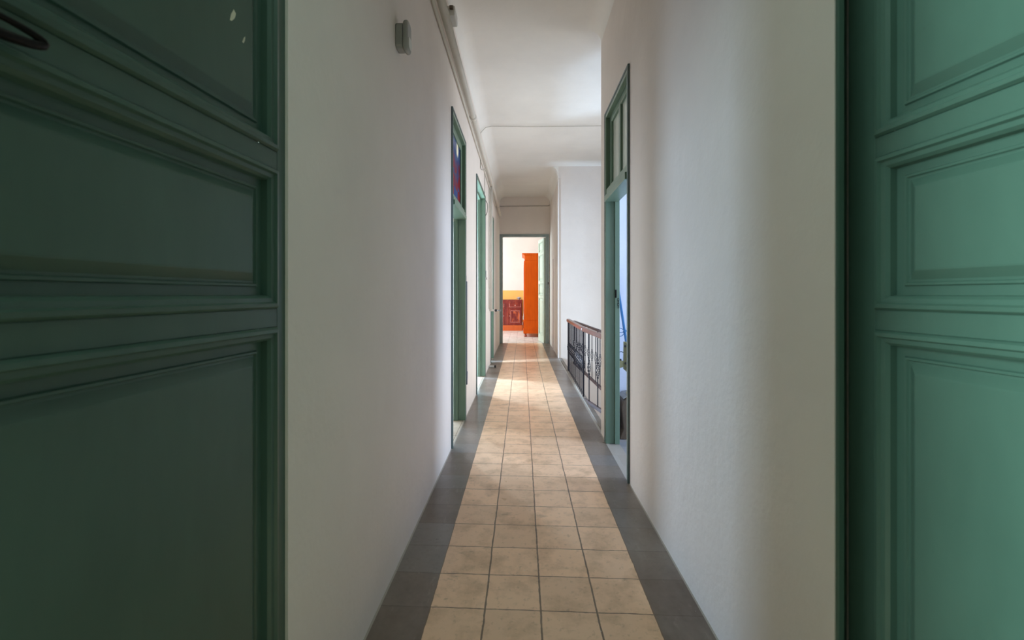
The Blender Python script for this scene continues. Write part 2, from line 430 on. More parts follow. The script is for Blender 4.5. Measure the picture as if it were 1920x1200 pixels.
m = wall_x(MB(), -1.8, -1.7, -2.6, 1.0, 0, TOP, [WN]); m.box(1.8, 1.9, -2.6, 1.0, 0, TOP); m.box(-1.8, 1.9, -2.7, -2.6, 0, TOP)
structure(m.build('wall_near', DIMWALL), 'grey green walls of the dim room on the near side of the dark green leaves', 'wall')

# windows of the rooms (daylight comes in through them, one added for fill)
wn_i = 0
def window(x, win, label):
    global wn_i
    wn_i += 1
    ya, yb, za, zb = win
    m = MB(); t = 0.05
    m.box(x - 0.04, x + 0.04, ya, ya + t, za, zb); m.box(x - 0.04, x + 0.04, yb - t, yb, za, zb)
    m.box(x - 0.04, x + 0.04, ya + t, yb - t, za, za + t); m.box(x - 0.04, x + 0.04, ya + t, yb - t, zb - t, zb)
    structure(m.build('window_%d' % wn_i, GREEN, bevel=0.004), label, 'window')
window(-2.66, WL, 'green tall window frame in the outer wall of the room behind the stained glass doorway')
window(-2.66, WL_FILL, 'added green tall window frame for fill light in the outer wall of the room behind the stained glass doorway')
window(3.05, WR, 'green window frame in the bluish room behind the single green doorway')
window(3.45, WS, 'green window frame lighting the stairwell behind the iron railing')
window(-2.45, WF, 'green window frame lighting the bright room with the orange wardrobe')
window(-1.75, WN, 'green window frame lighting the dim room by the dark green leaves')

# ------------------------------------------------------------------ door leaves
def leaf_parts(root, w, H, openings, t=0.042, sw=0.064, paint=None):
    """leaf in local coordinates: hinge edge at x=0, free edge at x=w, faces at y=-t/2 and +t/2"""
    h = t / 2
    m = MB()
    m.box(0, sw, -h, h, 0.008, H); m.box(w - sw, w, -h, h, 0.008, H)
    z = 0.008
    for z0, z1 in openings:
        m.box(sw, w - sw, -h, h, z, z0); z = z1
    m.box(sw, w - sw, -h, h, z, H)
    fr = m.build('leaf_frame', paint or GREEN, root, bevel=0.0015)
    out = []
    for i, (z0, z1) in enumerate(openings):
        m = MB()
        prof = ((0.0, h + 0.0006), (0.004, h + 0.007), (0.011, h + 0.008), (0.014, h + 0.002), (0.022, h + 0.001), (0.027, h - 0.005), (0.0285, h - 0.0175),
                (0.045, h - 0.0178), (0.047, h - 0.0135), (0.051, h - 0.013), (0.053, h - 0.0165), (0.057, h - 0.016), (0.073, h - 0.006), (0.076, h - 0.0055))
        for sgn in (-1, 1):
            lp = []
            for d, y in prof:
                lp.append([(sw + d, sgn*y, z0 + d), (w - sw - d, sgn*y, z0 + d), (w - sw - d, sgn*y, z1 - d), (sw + d, sgn*y, z1 - d)])
            m.loops(lp)
        p = m.build('panel', paint or GREEN, root)
        out.append(p)
    return fr, out

OPEN4 = [(0.16, 1.060), (1.10, 1.398), (1.437, 2.075), (2.12, 2.38)]
# near left leaf: hinge at (-.525, 1.035), opened towards the camera and flaring outwards
fl = math.radians(3.1)
d1 = empty('door_1', (-0.546, 1.035, 0), -PI/2 - fl)
leaf_parts(d1, 0.72, 2.50, OPEN4)
structure(d1, 'dark shaded green panelled door leaf with a black ring pull, folded open beside the white wall', 'door')
# the face seen from the corridor is local +y
def chip(m, cx, cz, pts, y):
    m.poly([(cx + a, y, cz + b) for a, b in pts])
# two bare chips in the paint of the upper panel
cm = MB()
chip(cm, 0.1957, 1.648, [(-0.009, 0.012), (-0.003, 0.017), (0.004, 0.004), (0.008, -0.010), (0.002, -0.008), (-0.006, 0.002)], 0.0158)
chip(cm, 0.1640, 1.624, [(-0.004, 0.008), (0.000, 0.004), (0.005, -0.007), (0.001, -0.008), (-0.003, 0.0)], 0.0158)
cm_o = cm.build('paint_chip', CHIP, d1); cm_o['label'] = 'bare pale chips in the green paint of the upper panel'
# ring pull
m = MB(); ring = []
for k in range(28):
    a = 2*PI*k/28
    ring.append((0.060 * math.cos(a), 0.020 - 0.002 * math.cos(a), 0.0095 * math.sin(a) - 0.002 * math.cos(a)))
m.tube(ring, [0.0036 + 0.0022 * (1 - math.sin(2*PI*k/28)) / 2 for k in range(28)], 8, closed=True)
rp = m.build('ring_pull', BLACKIRON, d1, loc=(0.598, 0.021, 1.4065)); rp['label'] = 'black iron oval ring pull on the rail'
m = MB(); m.lathe([(0.016, 0), (0.016, 0.003), (0.009, 0.006), (0.006, 0.02), (0.008, 0.026), (0.001, 0.029)], 16, axis='y')
m.build('ring_rosette', BLACKIRON, rp, loc=(0.052, 0, 0))

fr_ = math.radians(6.6)
d2 = empty('door_2', (0.7075, 0.976, 0), -PI/2 + fr_)
leaf_parts(d2, 0.50, 2.50, OPEN4)
structure(d2, 'teal green panelled door leaf lit by daylight, folded open beside the bluish glowing wall', 'door')
# near frame jambs
m = MB(); m.box(XR + 0.001, XR + 0.016, 0.944, 0.9519, 0, 2.55); m.box(XR + 0.0101, XR + 0.016, 0.952, 1.10, 0, 2.55); m.box(XR + 0.016, XR + 0.06, 1.0, 1.10, 0, 2.55)
structure(m.build('trim_2', GREEN, bevel=0.003), 'narrow dark green door jamb between the corridor wall and the lit leaf', 'trim')
m = MB(); m.box(XL - 0.03, XL - 0.002, 1.05, 1.10, 0, 2.55); m.box(XL - 0.03, XR + 0.06, 1.02, 1.10, 2.50, 2.55)
structure(m.build('trim_3', GREEN, bevel=0.003), 'narrow dark green door jamb between the corridor wall and the shaded leaf', 'trim')

# ------------------------------------------------------------------ frames of the side doorways
door_i = 2
def side_frame(side, ya, yb, H, transom=None):
    """frame in an x-wall; side=-1: room lies at -x of the wall face, +1: at +x. Built in world y/z, local origin at wall face, near jamb"""
    global door_i
    door_i += 1
    xf = XL if side < 0 else XR
    s = side
    root = empty('door_%d' % door_i, (xf, ya, 0))
    W = yb - ya
    def bx(m, a, b, y0, y1, z0, z1):
        x0, x1 = sorted((s * a, s * b)); m.box(x0, x1, y0, y1, z0, z1)
    m = MB(); m.mi = 0
    # stepped jambs and head: (depth from, depth to, inset)
    for a, b, inset0, inset1 in ((-0.010, 0.055, 0.012, 0.040), (0.055, 0.092, 0.012, 0.055)):
        bx(m, a, b, inset0, inset1, 0, H - inset0); bx(m, a, b, W - inset1, W - inset0, 0, H - inset0)
        bx(m, a, b, inset1, W - inset1, H - inset1, H - inset0)
    m.mi = 1
    bx(m, -0.014, 0.03, -0.004, 0.0122, 0, H + 0.004); bx(m, -0.014, 0.03, W - 0.0122, W + 0.004, 0, H + 0.004)
    bx(m, -0.014, 0.03, 0.0122, W - 0.0122, H - 0.0122, H + 0.004)
    m.build('door_frame', [GREENLIT, GREYGREEN], root, bevel=0.0025)
    return root, W, bx

# first left doorway with transom
dA, W, bx = side_frame(-1, DA[0], DA[1], HD)
m = MB(); bx(m, -0.022, 0.085, 0.041, W - 0.041, 1.80, 1.835); bx(m, -0.012, 0.085, 0.041, W - 0.041, 1.8351, 1.862); bx(m, -0.004, 0.085, 0.041, W - 0.041, 1.8621, 1.885)
m.build('transom_bar', GREENLIT, dA, bevel=0.003)
m = MB(); bx(m, 0.018, 0.050, 0.041, 0.115, 1.886, 2.464); bx(m, 0.018, 0.050, W - 0.115, W - 0.041, 1.886, 2.464)
bx(m, 0.018, 0.050, 0.115, W - 0.115, 1.886, 1.92); bx(m, 0.018, 0.050, 0.115, W - 0.115, 2.40, 2.464)
tf = m.build('transom_frame', GREENLIT, dA, bevel=0.003)
m = MB(); bx(m, 0.028, 0.034, 0.1155, W - 0.1155, 0, 0.4785)
g = m.build('stained_glass', GLASSM, tf, loc=(0, 0, 1.921)); g['label'] = 'stained glass in blue, red and cream'
structure(dA, 'green door frame with a blue and red stained glass pane above the opening', 'door')
# its leaf, open into the room
hl = empty('door_leaf', (-0.072, W - 0.056, 0), PI - math.radians(58)); hl.parent = dA
leaf_parts(hl, 0.60, 1.78, [(0.16, 0.85), (0.92, 1.62)], paint=GREENLIT)

dB, W, bx = side_frame(-1, DB[0], DB[1], 2.49)
for hy, ang in ((W - 0.056, PI - math.radians(48)),):
    hl = empty('door_leaf', (-0.072, hy, 0), ang); hl.parent = dB
    leaf_parts(hl, 0.55, 2.40, OPEN4, paint=GREENLIT)
structure(dB, 'green door frame without transom between the stained glass doorway and the white drop pipes', 'door')

dC, W, bx = side_frame(-1, DC[0], DC[1], 2.48)
hl = empty('door_leaf', (-0.072, W - 0.056, 0), PI + math.radians(53)); hl.parent = dC
leaf_parts(hl, 0.55, 2.40, OPEN4)  # darker green kept here to tone down window light on the leaf
structure(dC, 'narrow green door frame behind the white drop pipes near the far end', 'door')

# right doorway with panelled transom
dR, W, bx = side_frame(1, DR[0], DR[1], HD)
m = MB(); bx(m, -0.020, 0.085, 0.041, W - 0.041, 1.83, 1.875); bx(m, -0.006, 0.085, 0.041, W - 0.041, 1.8751, 1.925)
m.build('transom_bar', GREENLIT, dR, bevel=0.003)
m = MB()
bx(m, 0.020, 0.060, 0.041, 0.10, 1.926, 2.464); bx(m, 0.020, 0.060, W - 0.10, W - 0.041, 1.926, 2.464)
bx(m, 0.020, 0.060, W/2 - 0.028, W/2 + 0.028, 1.926, 2.464)
for a, b in ((0.10, W/2 - 0.028), (W/2 + 0.028, W - 0.10)):
    bx(m, 0.020, 0.060, a, b, 1.926, 1.955); bx(m, 0.020, 0.060, a, b, 2.415, 2.464)
tf = m.build('transom_frame', GREENLIT, dR, bevel=0.004)
for a, b in ((0.10, W/2 - 0.028), (W/2 + 0.028, W - 0.10)):
    m = MB(); bx(m, 0.036, 0.042, a, b, 1.9551, 2.4149); m.build('transom_pane', PALEPANE, tf)
m = MB(); m.box(0.056, 0.068, W - 0.0575, W - 0.052, 1.105, 1.165); m.box(0.058, 0.066, W - 0.064, W - 0.0575, 1.115, 1.128)
sp_ = m.build('strike_plate', BLACKIRON, dR); sp_['label'] = 'black iron strike plate'
m = MB()
for k in range(4):
    pts = []
    for q in range(12):
        a = 2*PI*q/12; r1, r2 = 0.006, 0.012
        pts.append((0.078 + (r1 * math.cos(a) if k % 2 == 0 else 0), W - 0.068 + (0 if k % 2 == 0 else r1 * math.cos(a)), 1.09 - 0.018*k + r2 * math.sin(a)))
    m.tube(pts, 0.0018, 6, closed=True)
m.build('chain', BLACKIRON, sp_)
structure(dR, 'green door frame with two pale panes above, opening on the bluish room', 'door')

# far doorway
dF = empty('door_7', (-0.528, YE, 0)); W = 1.148; H = 2.518
m = MB()
for y0, y1, i0, i1 in ((-0.022, -0.001, 0.0, 0.034), (-0.010, 0.10, 0.012, 0.078)):
    m.box(i0, i1, y0, y1, 0, H - i0); m.box(W - i1, W - i0, y0, y1, 0, H - i0); m.box(i1, W - i1, y0, y1, H - i1 * 0.78, H - i0)
m.build('door_frame', BLUEGREYPAINT, dF, bevel=0.003)
m = MB(); m.box(W - 0.030, W - 0.006, -0.034, -0.022, 1.36, 1.41); m.lathe([(0.008, 0), (0.012, 0.006), (0.012, 0.014), (0.004, 0.018)], 12, c=(W - 0.018, -0.052, 1.385), axis='y')
k_ = m.build('latch', BLACK, dF, bevel=0.002); k_['label'] = 'black latch on the shaded jamb'
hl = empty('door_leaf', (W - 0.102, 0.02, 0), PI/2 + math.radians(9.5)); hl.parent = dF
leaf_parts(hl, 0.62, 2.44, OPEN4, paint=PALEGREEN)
structure(dF, 'grey green door frame at the far end with a pale panelled leaf opened into the bright room', 'door')

# thin mauve-grey vertical strip on the far right-hand wall
m = MB(); m.box(XR - 0.006, XR + 0.001, 9.42, 9.47, 0.0, 1.86)
structure(m.build('trim_4', simple('mauve_grey_strip', (150, 128, 132), 0.6)), 'thin mauve vertical strip on the wall beside the far doorway', 'trim')
# corner beads at the far narrow part
m = MB(); m.box(XR - 0.010, XR + 0.015, YF - 0.010, YF + 0.03, 0.0, 3.17)
structure(m.build('trim_5', WALL, bevel=0.008, seg=3), 'rounded white corner bead where the stairwell wall meets the narrow corridor end', 'trim')

# ------------------------------------------------------------------ pipes and cables
def top(o, label, cat, group=None): return tag(o, label, cat, group)
m = MB(); m.tube([(-0.478, 1.11, 2.865), (-0.478, 10.0, 2.865)], 0.027, 16)
pipe = m.build('water_pipe', PVC)
top(pipe, 'thick white pipe running high along the wall with three green doorways', 'pipe')
for y in (2.2, 4.45, 7.0, 9.0):
    m = MB(); m.lathe([(0.027, -0.03), (0.0315, -0.028), (0.0315, 0.028), (0.027, 0.03)], 16, c=(-0.478, y, 2.865), axis='y')
    m.box(-0.519, -0.49, y - 0.008, y + 0.008, 2.855, 2.875)
    m.build('pipe_socket', PVC, pipe)
m = MB(); m.tube([(-0.506, 1.11, 2.795), (-0.506, 8.6, 2.795)], 0.010, 10)
top(m.build('conduit', PVC), 'thin white conduit right below the thick wall pipe', 'pipe')
m = MB(); pts = []
y = 1.11
while y < 9.6:
    pts.append((-0.512 + random.uniform(-0.002, 0.004), y, 3.03 + random.uniform(-0.012, 0.012))); y += 0.22
m.tube(pts, 0.006, 6)
for y in (2.3, 3.6, 4.6, 5.5, 6.6): m.box(-0.5195, -0.505, y - 0.012, y + 0.012, 3.018, 3.045)
top(m.build('cable', CABLEW), 'off-white cable clipped to the wall just above the thick pipe', 'cable')
m = MB(); m.box(-0.5195, -0.465, 3.13, 3.27, 3.055, 3.125)
jb = m.build('junction_box', PLASTICW, bevel=0.006); top(jb, 'small white junction box on the wall above the thick pipe', 'junction box')
m = MB(); m.box(-0.500, -0.474, 3.112, 3.1295, 3.092, 3.116); q = m.build('cable_entry', CHESTWOOD, jb, bevel=0.003); q['label'] = 'brown cable entry'
def ceil_z(y): return 3.28 + 0.11 * (y - YS) / (YF - YS) if y > YS else 3.28
m = MB(); yc_ = 5.95; zc_ = ceil_z(yc_)
m.tube([(-0.512, 5.42, 3.058), (-0.509, 5.55, 3.10), (-0.50, 5.72, 3.19), (-0.47, 5.86, zc_ - 0.055), (-0.40, 5.93, zc_ - 0.012), (-0.25, yc_, zc_ - 0.007), (0.1, yc_ + 0.01, zc_ - 0.010),
        (0.5, yc_, zc_ - 0.014), (0.8, yc_ + 0.01, zc_ - 0.010), (1.6, yc_, zc_ - 0.008)], 0.0045, 6)
top(m.build('cable', CABLEW), 'thin off-white cable crossing the white ceiling towards the stairwell', 'cable')
m = MB(); m.tube([(XL, YE - 0.0055, 3.165), (-0.2, YE - 0.0055, 3.166), (0.2, YE - 0.0055, 3.166), (0.60, YE - 0.0055, 3.168), (0.635, YE - 0.0055, 3.19)], 0.006, 6)
top(m.build('cable', CABLEG), 'thin dark cable straight across the end wall above the far doorway', 'cable')
m = MB(); m.tube([(-0.514, 5.6, 2.835), (-0.514, 5.6, 2.70), (-0.505, 5.605, 2.675), (-0.485, 5.62, 2.668), (-0.462, 5.63, 2.676), (-0.452, 5.63, 2.70)], 0.006, 6)
top(m.build('wire_hook', CABLEW), 'small white wire hook hanging from the thick pipe before the frame without transom', 'hook')
m = MB(); m.tube([(-0.514, 6.24, 2.838), (-0.514, 6.24, 2.51)], 0.005, 6)
top(m.build('wire', CABLEW), 'short white wire dropping from the thick pipe to the frame without transom', 'wire')
m = MB(); m.tube([(-0.512, 6.36, 2.45), (-0.488, 6.36, 2.40), (-0.484, 6.36, 2.34), (-0.490, 6.36, 2.28), (-0.512, 6.36, 2.23)], 0.005, 6)
top(m.build('wire_loop', CABLEG), 'small grey wire loop beside the top of the frame without transom', 'wire')
m = MB(); m.box(-0.519, -0.498, 6.335, 6.395, 1.37, 1.46)
ls = m.build('light_switch', PLASTICW, bevel=0.004); top(ls, 'small white light switch beside the green frame without transom', 'light switch')
m = MB(); m.box(-0.4985, -0.492, 6.352, 6.378, 1.335, 1.369); m.build('switch_cover', BLACK, ls)
# drop pipes and stopcock
m = MB(); m.tube([(-0.488, 7.22, 2.84), (-0.488, 7.22, 0.87)], 0.020, 12)
for zz in (1.2, 1.9, 2.55): m.box(-0.52, -0.49, 7.21, 7.23, zz, zz + 0.02)
top(m.build('drop_pipe', PVC), 'white vertical pipe ending in a stopcock in front of the narrow green frame', 'pipe')
m = MB(); m.tube([(-0.508, 7.08, 2.78), (-0.508, 7.08, 0.90)], 0.0115, 10)
for zz in (1.2, 1.9, 2.55): m.box(-0.52, -0.505, 7.065, 7.095, zz, zz + 0.02)
top(m.build('drop_pipe', PVC), 'thinner white vertical pipe beside the pipe with the stopcock', 'pipe')
m = MB(); m.tube([(-0.52, 7.22, 0.878), (-0.44, 7.22, 0.878)], 0.016, 12)
sc_ = m.build('stopcock', PVC); top(sc_, 'white and dark metal stopcock sticking out below the vertical pipe', 'valve')
m = MB(); m.lathe([(0.010, 0), (0.014, 0.004), (0.014, 0.03), (0.009, 0.034), (0.009, 0.06)], 12, c=(-0.44, 7.22, 0.878), axis='x'); m.build('valve_body', CHROME, sc_)
m = MB(); m.lathe([(0.012, -0.02), (0.018, -0.01), (0.018, 0.012), (0.008, 0.02)], 12, c=(-0.415, 7.215, 0.876)); m.build('valve_knob', BLACK, sc_)
m = MB(); m.box(-0.381, -0.335, 7.212, 7.226, 0.868, 0.884); m.box(-0.345, -0.333, 7.205, 7.233, 0.858, 0.900); m.build('spout', CHROME, sc_, bevel=0.002)
# door stop on the floor
m = MB(); m.box(-0.519, -0.43, 7.02, 7.045, 0.004, 0.030)
ds = m.build('door_stop', PLASTICW, bevel=0.004); top(ds, 'small white floor door stop with dark tip beside the grey tile border', 'door stop')
m = MB(); m.box(-0.4299, -0.405, 7.015, 7.05, 0.002, 0.034); q = m.build('rubber_tip', BLACK, ds, bevel=0.004)
# webbing strap by the first left doorway
m = MB(); m.box(-0.518, -0.510, 4.135, 4.165, 0.42, 1.30); m.box(-0.518, -0.506, 4.17, 4.19, 0.40, 1.25)
m.prism([(4.132, 0.42), (4.192, 0.42), (4.185, 0.36), (4.168, 0.30), (4.150, 0.36)], -0.518, -0.502, 'x')
top(m.build('strap', BLUEGREY, bevel=0.002), 'blue grey strap hanging on the wall beside the stained glass doorway', 'strap')
# motion sensor
ms = empty('motion_sensor', (XL, 1.885, 2.195)); top(ms, 'white motion sensor mounted high on the bare wall by the thick pipe', 'sensor')
def pill(m, y0, y1, z0, z1, x0, x1, r):
    pts = []
    for cy, cz, a0 in ((y1 - r, z1 - r, 0), (y0 + r, z1 - r, 90), (y0 + r, z0 + r, 180), (y1 - r, z0 + r, 270)):
        for k in range(5):
            a = math.radians(a0 + 22.5 * k); pts.append((cy + r * math.cos(a), cz + r * math.sin(a)))
    m.prism(pts, x0, x1, 'x')
m = MB(); pill(m, -0.033, 0.033, -0.052, 0.054, 0.0, 0.030, 0.018); m.build('sensor_base', PLASTICG, ms, bevel=0.004)
m = MB(); pill(m, -0.036, 0.036, -0.060, 0.068, 0.0301, 0.052, 0.024); b_ = m.build('sensor_cover', PLASTICG, ms, bevel=0.010, seg=3)
m = MB(); pill(m, -0.022, 0.022, -0.045, 0.0, 0.0515, 0.055, 0.014); m.build('sensor_lens', PLASTICW, b_, bevel=0.001)

# ------------------------------------------------------------------ iron railings
def baluster(parent):
    m = MB(); r = 0.0046
    m.box(-r, r, -r, r, 0.0, 0.275); m.box(-r, r, -r, r, 0.415, 0.716)
    for zz in (0.272, 0.412): m.box(-0.0085, 0.0085, -0.0085, 0.0085, zz, zz + 0.010)
    for q in range(4):
        pts = []; rs = []
        for k in range(13):
            f = k / 12; a = 2*PI * (q / 4 + f * 0.9); rad = 0.004 + 0.0125 * math.sin(PI * f) ** 0.8
            pts.append((rad * math.cos(a), rad * math.sin(a), 0.280 + 0.134 * f))
        m.tube(pts, 0.0032, 5)
    return m.build('baluster', IRON, parent)
def bar(p, q, w, h, name, mat, parent, z, bev=0.004, ext=0.0):
    p, q = Vector(p), Vector(q); d = (q - p).normalized(); n = Vector((-d.y, d.x)) * (w / 2); p = p - d * ext; q = q + d * ext
    m = MB(); m.prism([tuple(p + n), tuple(p - n), tuple(q - n), tuple(q + n)], z, z + h)
    return m.build(name, mat, parent, bevel=bev, seg=3)

A, B, Cc = Vector((0.676, 6.66)), Vector((0.672, 5.02)), Vector((0.742, 3.90))
rl = empty('stair_railing', (A.x, A.y, 0.012))
top(rl, 'black wrought iron railing with a red-brown wooden handrail along the corridor floor edge', 'railing')
o0 = Vector((A.x, A.y))
proto = baluster(rl); n = 15
for i in range(n):
    f = i / (n - 1); p = A.lerp(B, f) - o0
    if i == 0: proto.location = (p.x, p.y, 0)
    else: copy_child(proto, rl, (p.x, p.y, 0))
L2 = (Cc - B).length
for dd in (0.305, 0.695, 1.0):
    p = B.lerp(Cc, dd / L2) - o0; copy_child(proto, rl, (p.x, p.y, 0.09 * dd - 0.012), 0.06)
m = MB(); p = A - o0; m.box(p.x - 0.009, p.x + 0.009, p.y + 0.022, p.y + 0.040, -0.012, 0.716); m.build('end_post', IRON, rl)
m = MB(); p = B - o0; m.box(p.x - 0.008, p.x + 0.008, p.y - 0.030, p.y - 0.014, -0.012, 0.716); m.build('corner_post', IRON, rl)
bar(A - o0, B - o0, 0.052, 0.044, 'handrail', RAILWOOD, rl, 0.7165, 0.010, 0.03)
bar(B - o0 + (Cc - B).normalized() * 0.032, Cc - o0, 0.052, 0.044, 'handrail', RAILWOOD, rl, 0.7160, 0.010, 0.0)
d_ = (Cc - B).normalized(); n_ = Vector((-d_.y, d_.x)) * 0.014; p, q = B - o0 + d_ * 0.02, Cc - o0
m = MB(); m.loops([[(e.x + sx * n_.x, e.y + sx * n_.y, zz + dz) for sx, dz in ((-1, 0), (1, 0), (1, 0.034), (-1, 0.034))] for e, zz in ((p, -0.042), (q, 0.062))])
m.poly([(p.x + sx * n_.x, p.y + sx * n_.y, -0.042 + dz) for sx, dz in ((1, 0), (-1, 0), (-1, 0.034), (1, 0.034))])
m.build('bottom_rail', DARKBAR, rl, bevel=0.003)
m = MB(); m.lathe([(0.012, -0.026), (0.022, -0.024), (0.024, -0.016), (0.02, -0.006), (0.002, 0)], 16, c=(B.x - o0.x - 0.006, B.y - o0.y - 0.033, 0.738), axis='y')  # bright cap put in for the highlight at the handrail's corner
q = m.build('handrail_glint', CHROME, rl); q['label'] = 'bright metal cap added for the glint on the handrail corner'

A2, B2 = Vector((0.872, 7.65)), Vector((0.985, 5.15))
r2 = empty('stair_railing', (A2.x, A2.y, 0.0))
top(r2, 'second iron railing inside the stairwell behind the one along the corridor', 'railing')
o0 = Vector((A2.x, A2.y)); L = (B2 - A2).length; n = int(L / 0.24)
for i in range(n + 1):
    p = A2.lerp(B2, i / n) - o0; copy_child(proto, r2, (p.x, p.y, -0.034))
bar(A2 - o0, B2 - o0, 0.040, 0.026, 'handrail', DARKBAR, r2, 0.665, 0.006, 0.03)
bar(A2 - o0, B2 - o0, 0.030, 0.034, 'bottom_rail', DARKBAR, r2, -0.034, 0.003, 0.03)

# stair flight below
m = MB()
for i in range(11):
    y = 4.78 + 0.29 * i
    m.box(1.06, 2.2, y, y + 0.31, -0.35 - 0.18 * (i + 1), -0.35 - 0.18 * i)
m.prism([(0.722, 3.861), (2.2, 3.861), (2.2, 4.78), (1.06, 4.78), (1.06, 5.0), (0.706, 5.0), (0.706, 3.861)], -0.45, -0.33)
st = m.build('staircase', STEPSTONE, bevel=0.005)
structure(st, 'grey stone staircase going down beneath the iron railing', 'stairs')

# ------------------------------------------------------------------ wardrobe in the far room (front faces -x, side faces the corridor)
wd = empty('wardrobe', (0.07, 12.05, 0)); top(wd, 'tall orange varnished wooden wardrobe on bun feet in the far bright room', 'wardrobe')
D_, L_ = 0.60, 1.25
m = MB(); m.box(0.0, D_, 0.0, L_, 0.44, 2.03); m.build('carcass', ORANGE, wd, bevel=0.004)
m = MB(); m.box(0.0, D_, -0.006, L_ + 0.006, 2.0301, 2.15); m.box(-0.012, D_, -0.010, L_ + 0.010, 2.1501, 2.172); m.prism([(-0.012, 2.1721), (D_, 2.1721), (D_, 2.195), (-0.05, 2.195)], -0.012, L_ + 0.012, 'y')
m.box(-0.072, D_, -0.014, L_ + 0.014, 2.1951, 2.222); m.build('cornice', ORANGE, wd, bevel=0.003)
m = MB(); m.box(-0.030, D_, -0.004, L_ + 0.004, 0.195, 0.4399); m.box(-0.044, D_, -0.012, L_ + 0.012, 0.178, 0.1949); m.box(-0.036, D_, -0.006, L_ + 0.006, 0.095, 0.1779); m.box(-0.010, D_, -0.010, L_ + 0.010, 0.440, 0.452)
m.build('plinth', ORANGE, wd, bevel=0.003)
for y in (0.01, L_/2 + 0.005):
    m = MB(); m.box(-0.022, -0.0005, y, y + L_/2 - 0.02, 0.46, 2.02); dr = m.build('door', ORANGE, wd, bevel=0.003)
    m = MB(); m.box(-0.030, -0.0221, y + 0.09, y + L_/2 - 0.11, 0.56, 1.92); m.build('door_panel', TRIMLIGHT, dr, bevel=0.006)
    m = MB(); m.box(-0.044, -0.0301, y + 0.02, y + L_/2 - 0.03, 0.23, 0.41); dw = m.build('drawer', ORANGEDARK, wd, bevel=0.004)
    m = MB(); m.lathe([(0.016, 0), (0.018, -0.012), (0.008, -0.018), (0.004, -0.024)], 12, c=(-0.044, y + 0.28, 0.32), axis='x'); m.build('knob', CHROME, dw)
m = MB(); m.box(-0.050, -0.0225, -0.002, 0.030, 0.46, 0.56); m.box(-0.036, -0.0225, -0.002, 0.024, 0.56, 0.62); q = m.build('corner_block', CERAMIC, wd, bevel=0.004); q['label'] = 'pale carved corner block'
m = MB(); m.lathe([(0.020, 0), (0.036, 0.010), (0.042, 0.030), (0.036, 0.052), (0.022, 0.062), (0.030, 0.070), (0.034, 0.095)], 20)
foot = m.build('foot', ORANGEDARK, wd, loc=(0.018, 0.05, 0))
for p in ((D_ - 0.06, 0.05), (0.018, L_ - 0.05), (D_ - 0.06, L_ - 0.05)): copy_child(foot, wd, (p[0], p[1], 0))

# ------------------------------------------------------------------ sideboard
sb = empty('sideboard', (-0.48, 14.36, 0)); top(sb, 'dark mahogany sideboard with drawers and flamed door panels against the orange yellow wall band', 'sideboard')
y0, y1, hw = -0.20, 0.22, 0.475
m = MB(); m.box(-hw, hw, y0, y1, 0.17, 0.905); m.build('body', MAHOG, sb, bevel=0.003)
m = MB(); m.box(-hw - 0.012, hw + 0.012, y0 - 0.02, y1, 0.945, 0.97); m.prism([(y0 - 0.002, 0.9051), (y1, 0.9051), (y1, 0.9449), (y0 - 0.014, 0.9449)], -hw - 0.004, hw + 0.004, 'x'); m.build('top', MAHOG, sb, bevel=0.004)
m = MB(); m.box(-hw - 0.010, hw + 0.010, y0 - 0.018, y1, 0.0, 0.169); m.build('plinth', BASEORANGE, sb, bevel=0.004)
for s in (-1, 1):
    a, b = sorted((s * 0.07, s * 0.455))
    m = MB(); m.box(a, b, y0 - 0.016, y0 - 0.0005, 0.72, 0.86); dw = m.build('drawer', MAHOG, sb, bevel=0.003)
    m = MB()
    for p in ((a + 0.012, a + 0.022, 0.735, 0.845), (b - 0.022, b - 0.012, 0.735, 0.845), (a + 0.022, b - 0.022, 0.735, 0.743)): m.box(p[0], p[1], y0 - 0.021, y0 - 0.0161, p[2], p[3])
    m.build('inlay', TRIMLIGHT, dw)
    m = MB(); m.lathe([(0.006, 0), (0.006, -0.012), (0.014, -0.018), (0.010, -0.028), (0.002, -0.030)], 12, c=((a + b) / 2, y0 - 0.016, 0.79), axis='y'); m.build('knob', CERAMIC, dw)
    m = MB(); m.box(a, b, y0 - 0.018, y0 - 0.0005, 0.19, 0.68); dr = m.build('door', MAHOG, sb, bevel=0.003)
    m = MB(); m.box(a + 0.055, b - 0.055, y0 - 0.021, y0 - 0.0181, 0.27, 0.615); m.build('door_panel', FLAME, dr)
    m = MB()
    for p in ((a + 0.045, a + 0.055, 0.26, 0.625), (b - 0.055, b - 0.045, 0.26, 0.625), (a + 0.055, b - 0.055, 0.615, 0.625), (a + 0.055, b - 0.055, 0.26, 0.27)): m.box(p[0], p[1], y0 - 0.027, y0 - 0.0181, p[2], p[3])
    m.build('panel_moulding', TRIMLIGHT, dr, bevel=0.002)
    m = MB(); m.lathe([(0.004, 0), (0.004, -0.010), (0.010, -0.014), (0.008, -0.022), (0.001, -0.024)], 12, c=(a + 0.02 if s > 0 else b - 0.02, y0 - 0.018, 0.46), axis='y'); m.build('knob', CERAMIC, dr)
m = MB(); m.box(-0.062, 0.062, y0 - 0.012, y0 - 0.0005, 0.18, 0.70); m.build('centre_stile', MAHOG, sb, bevel=0.004)
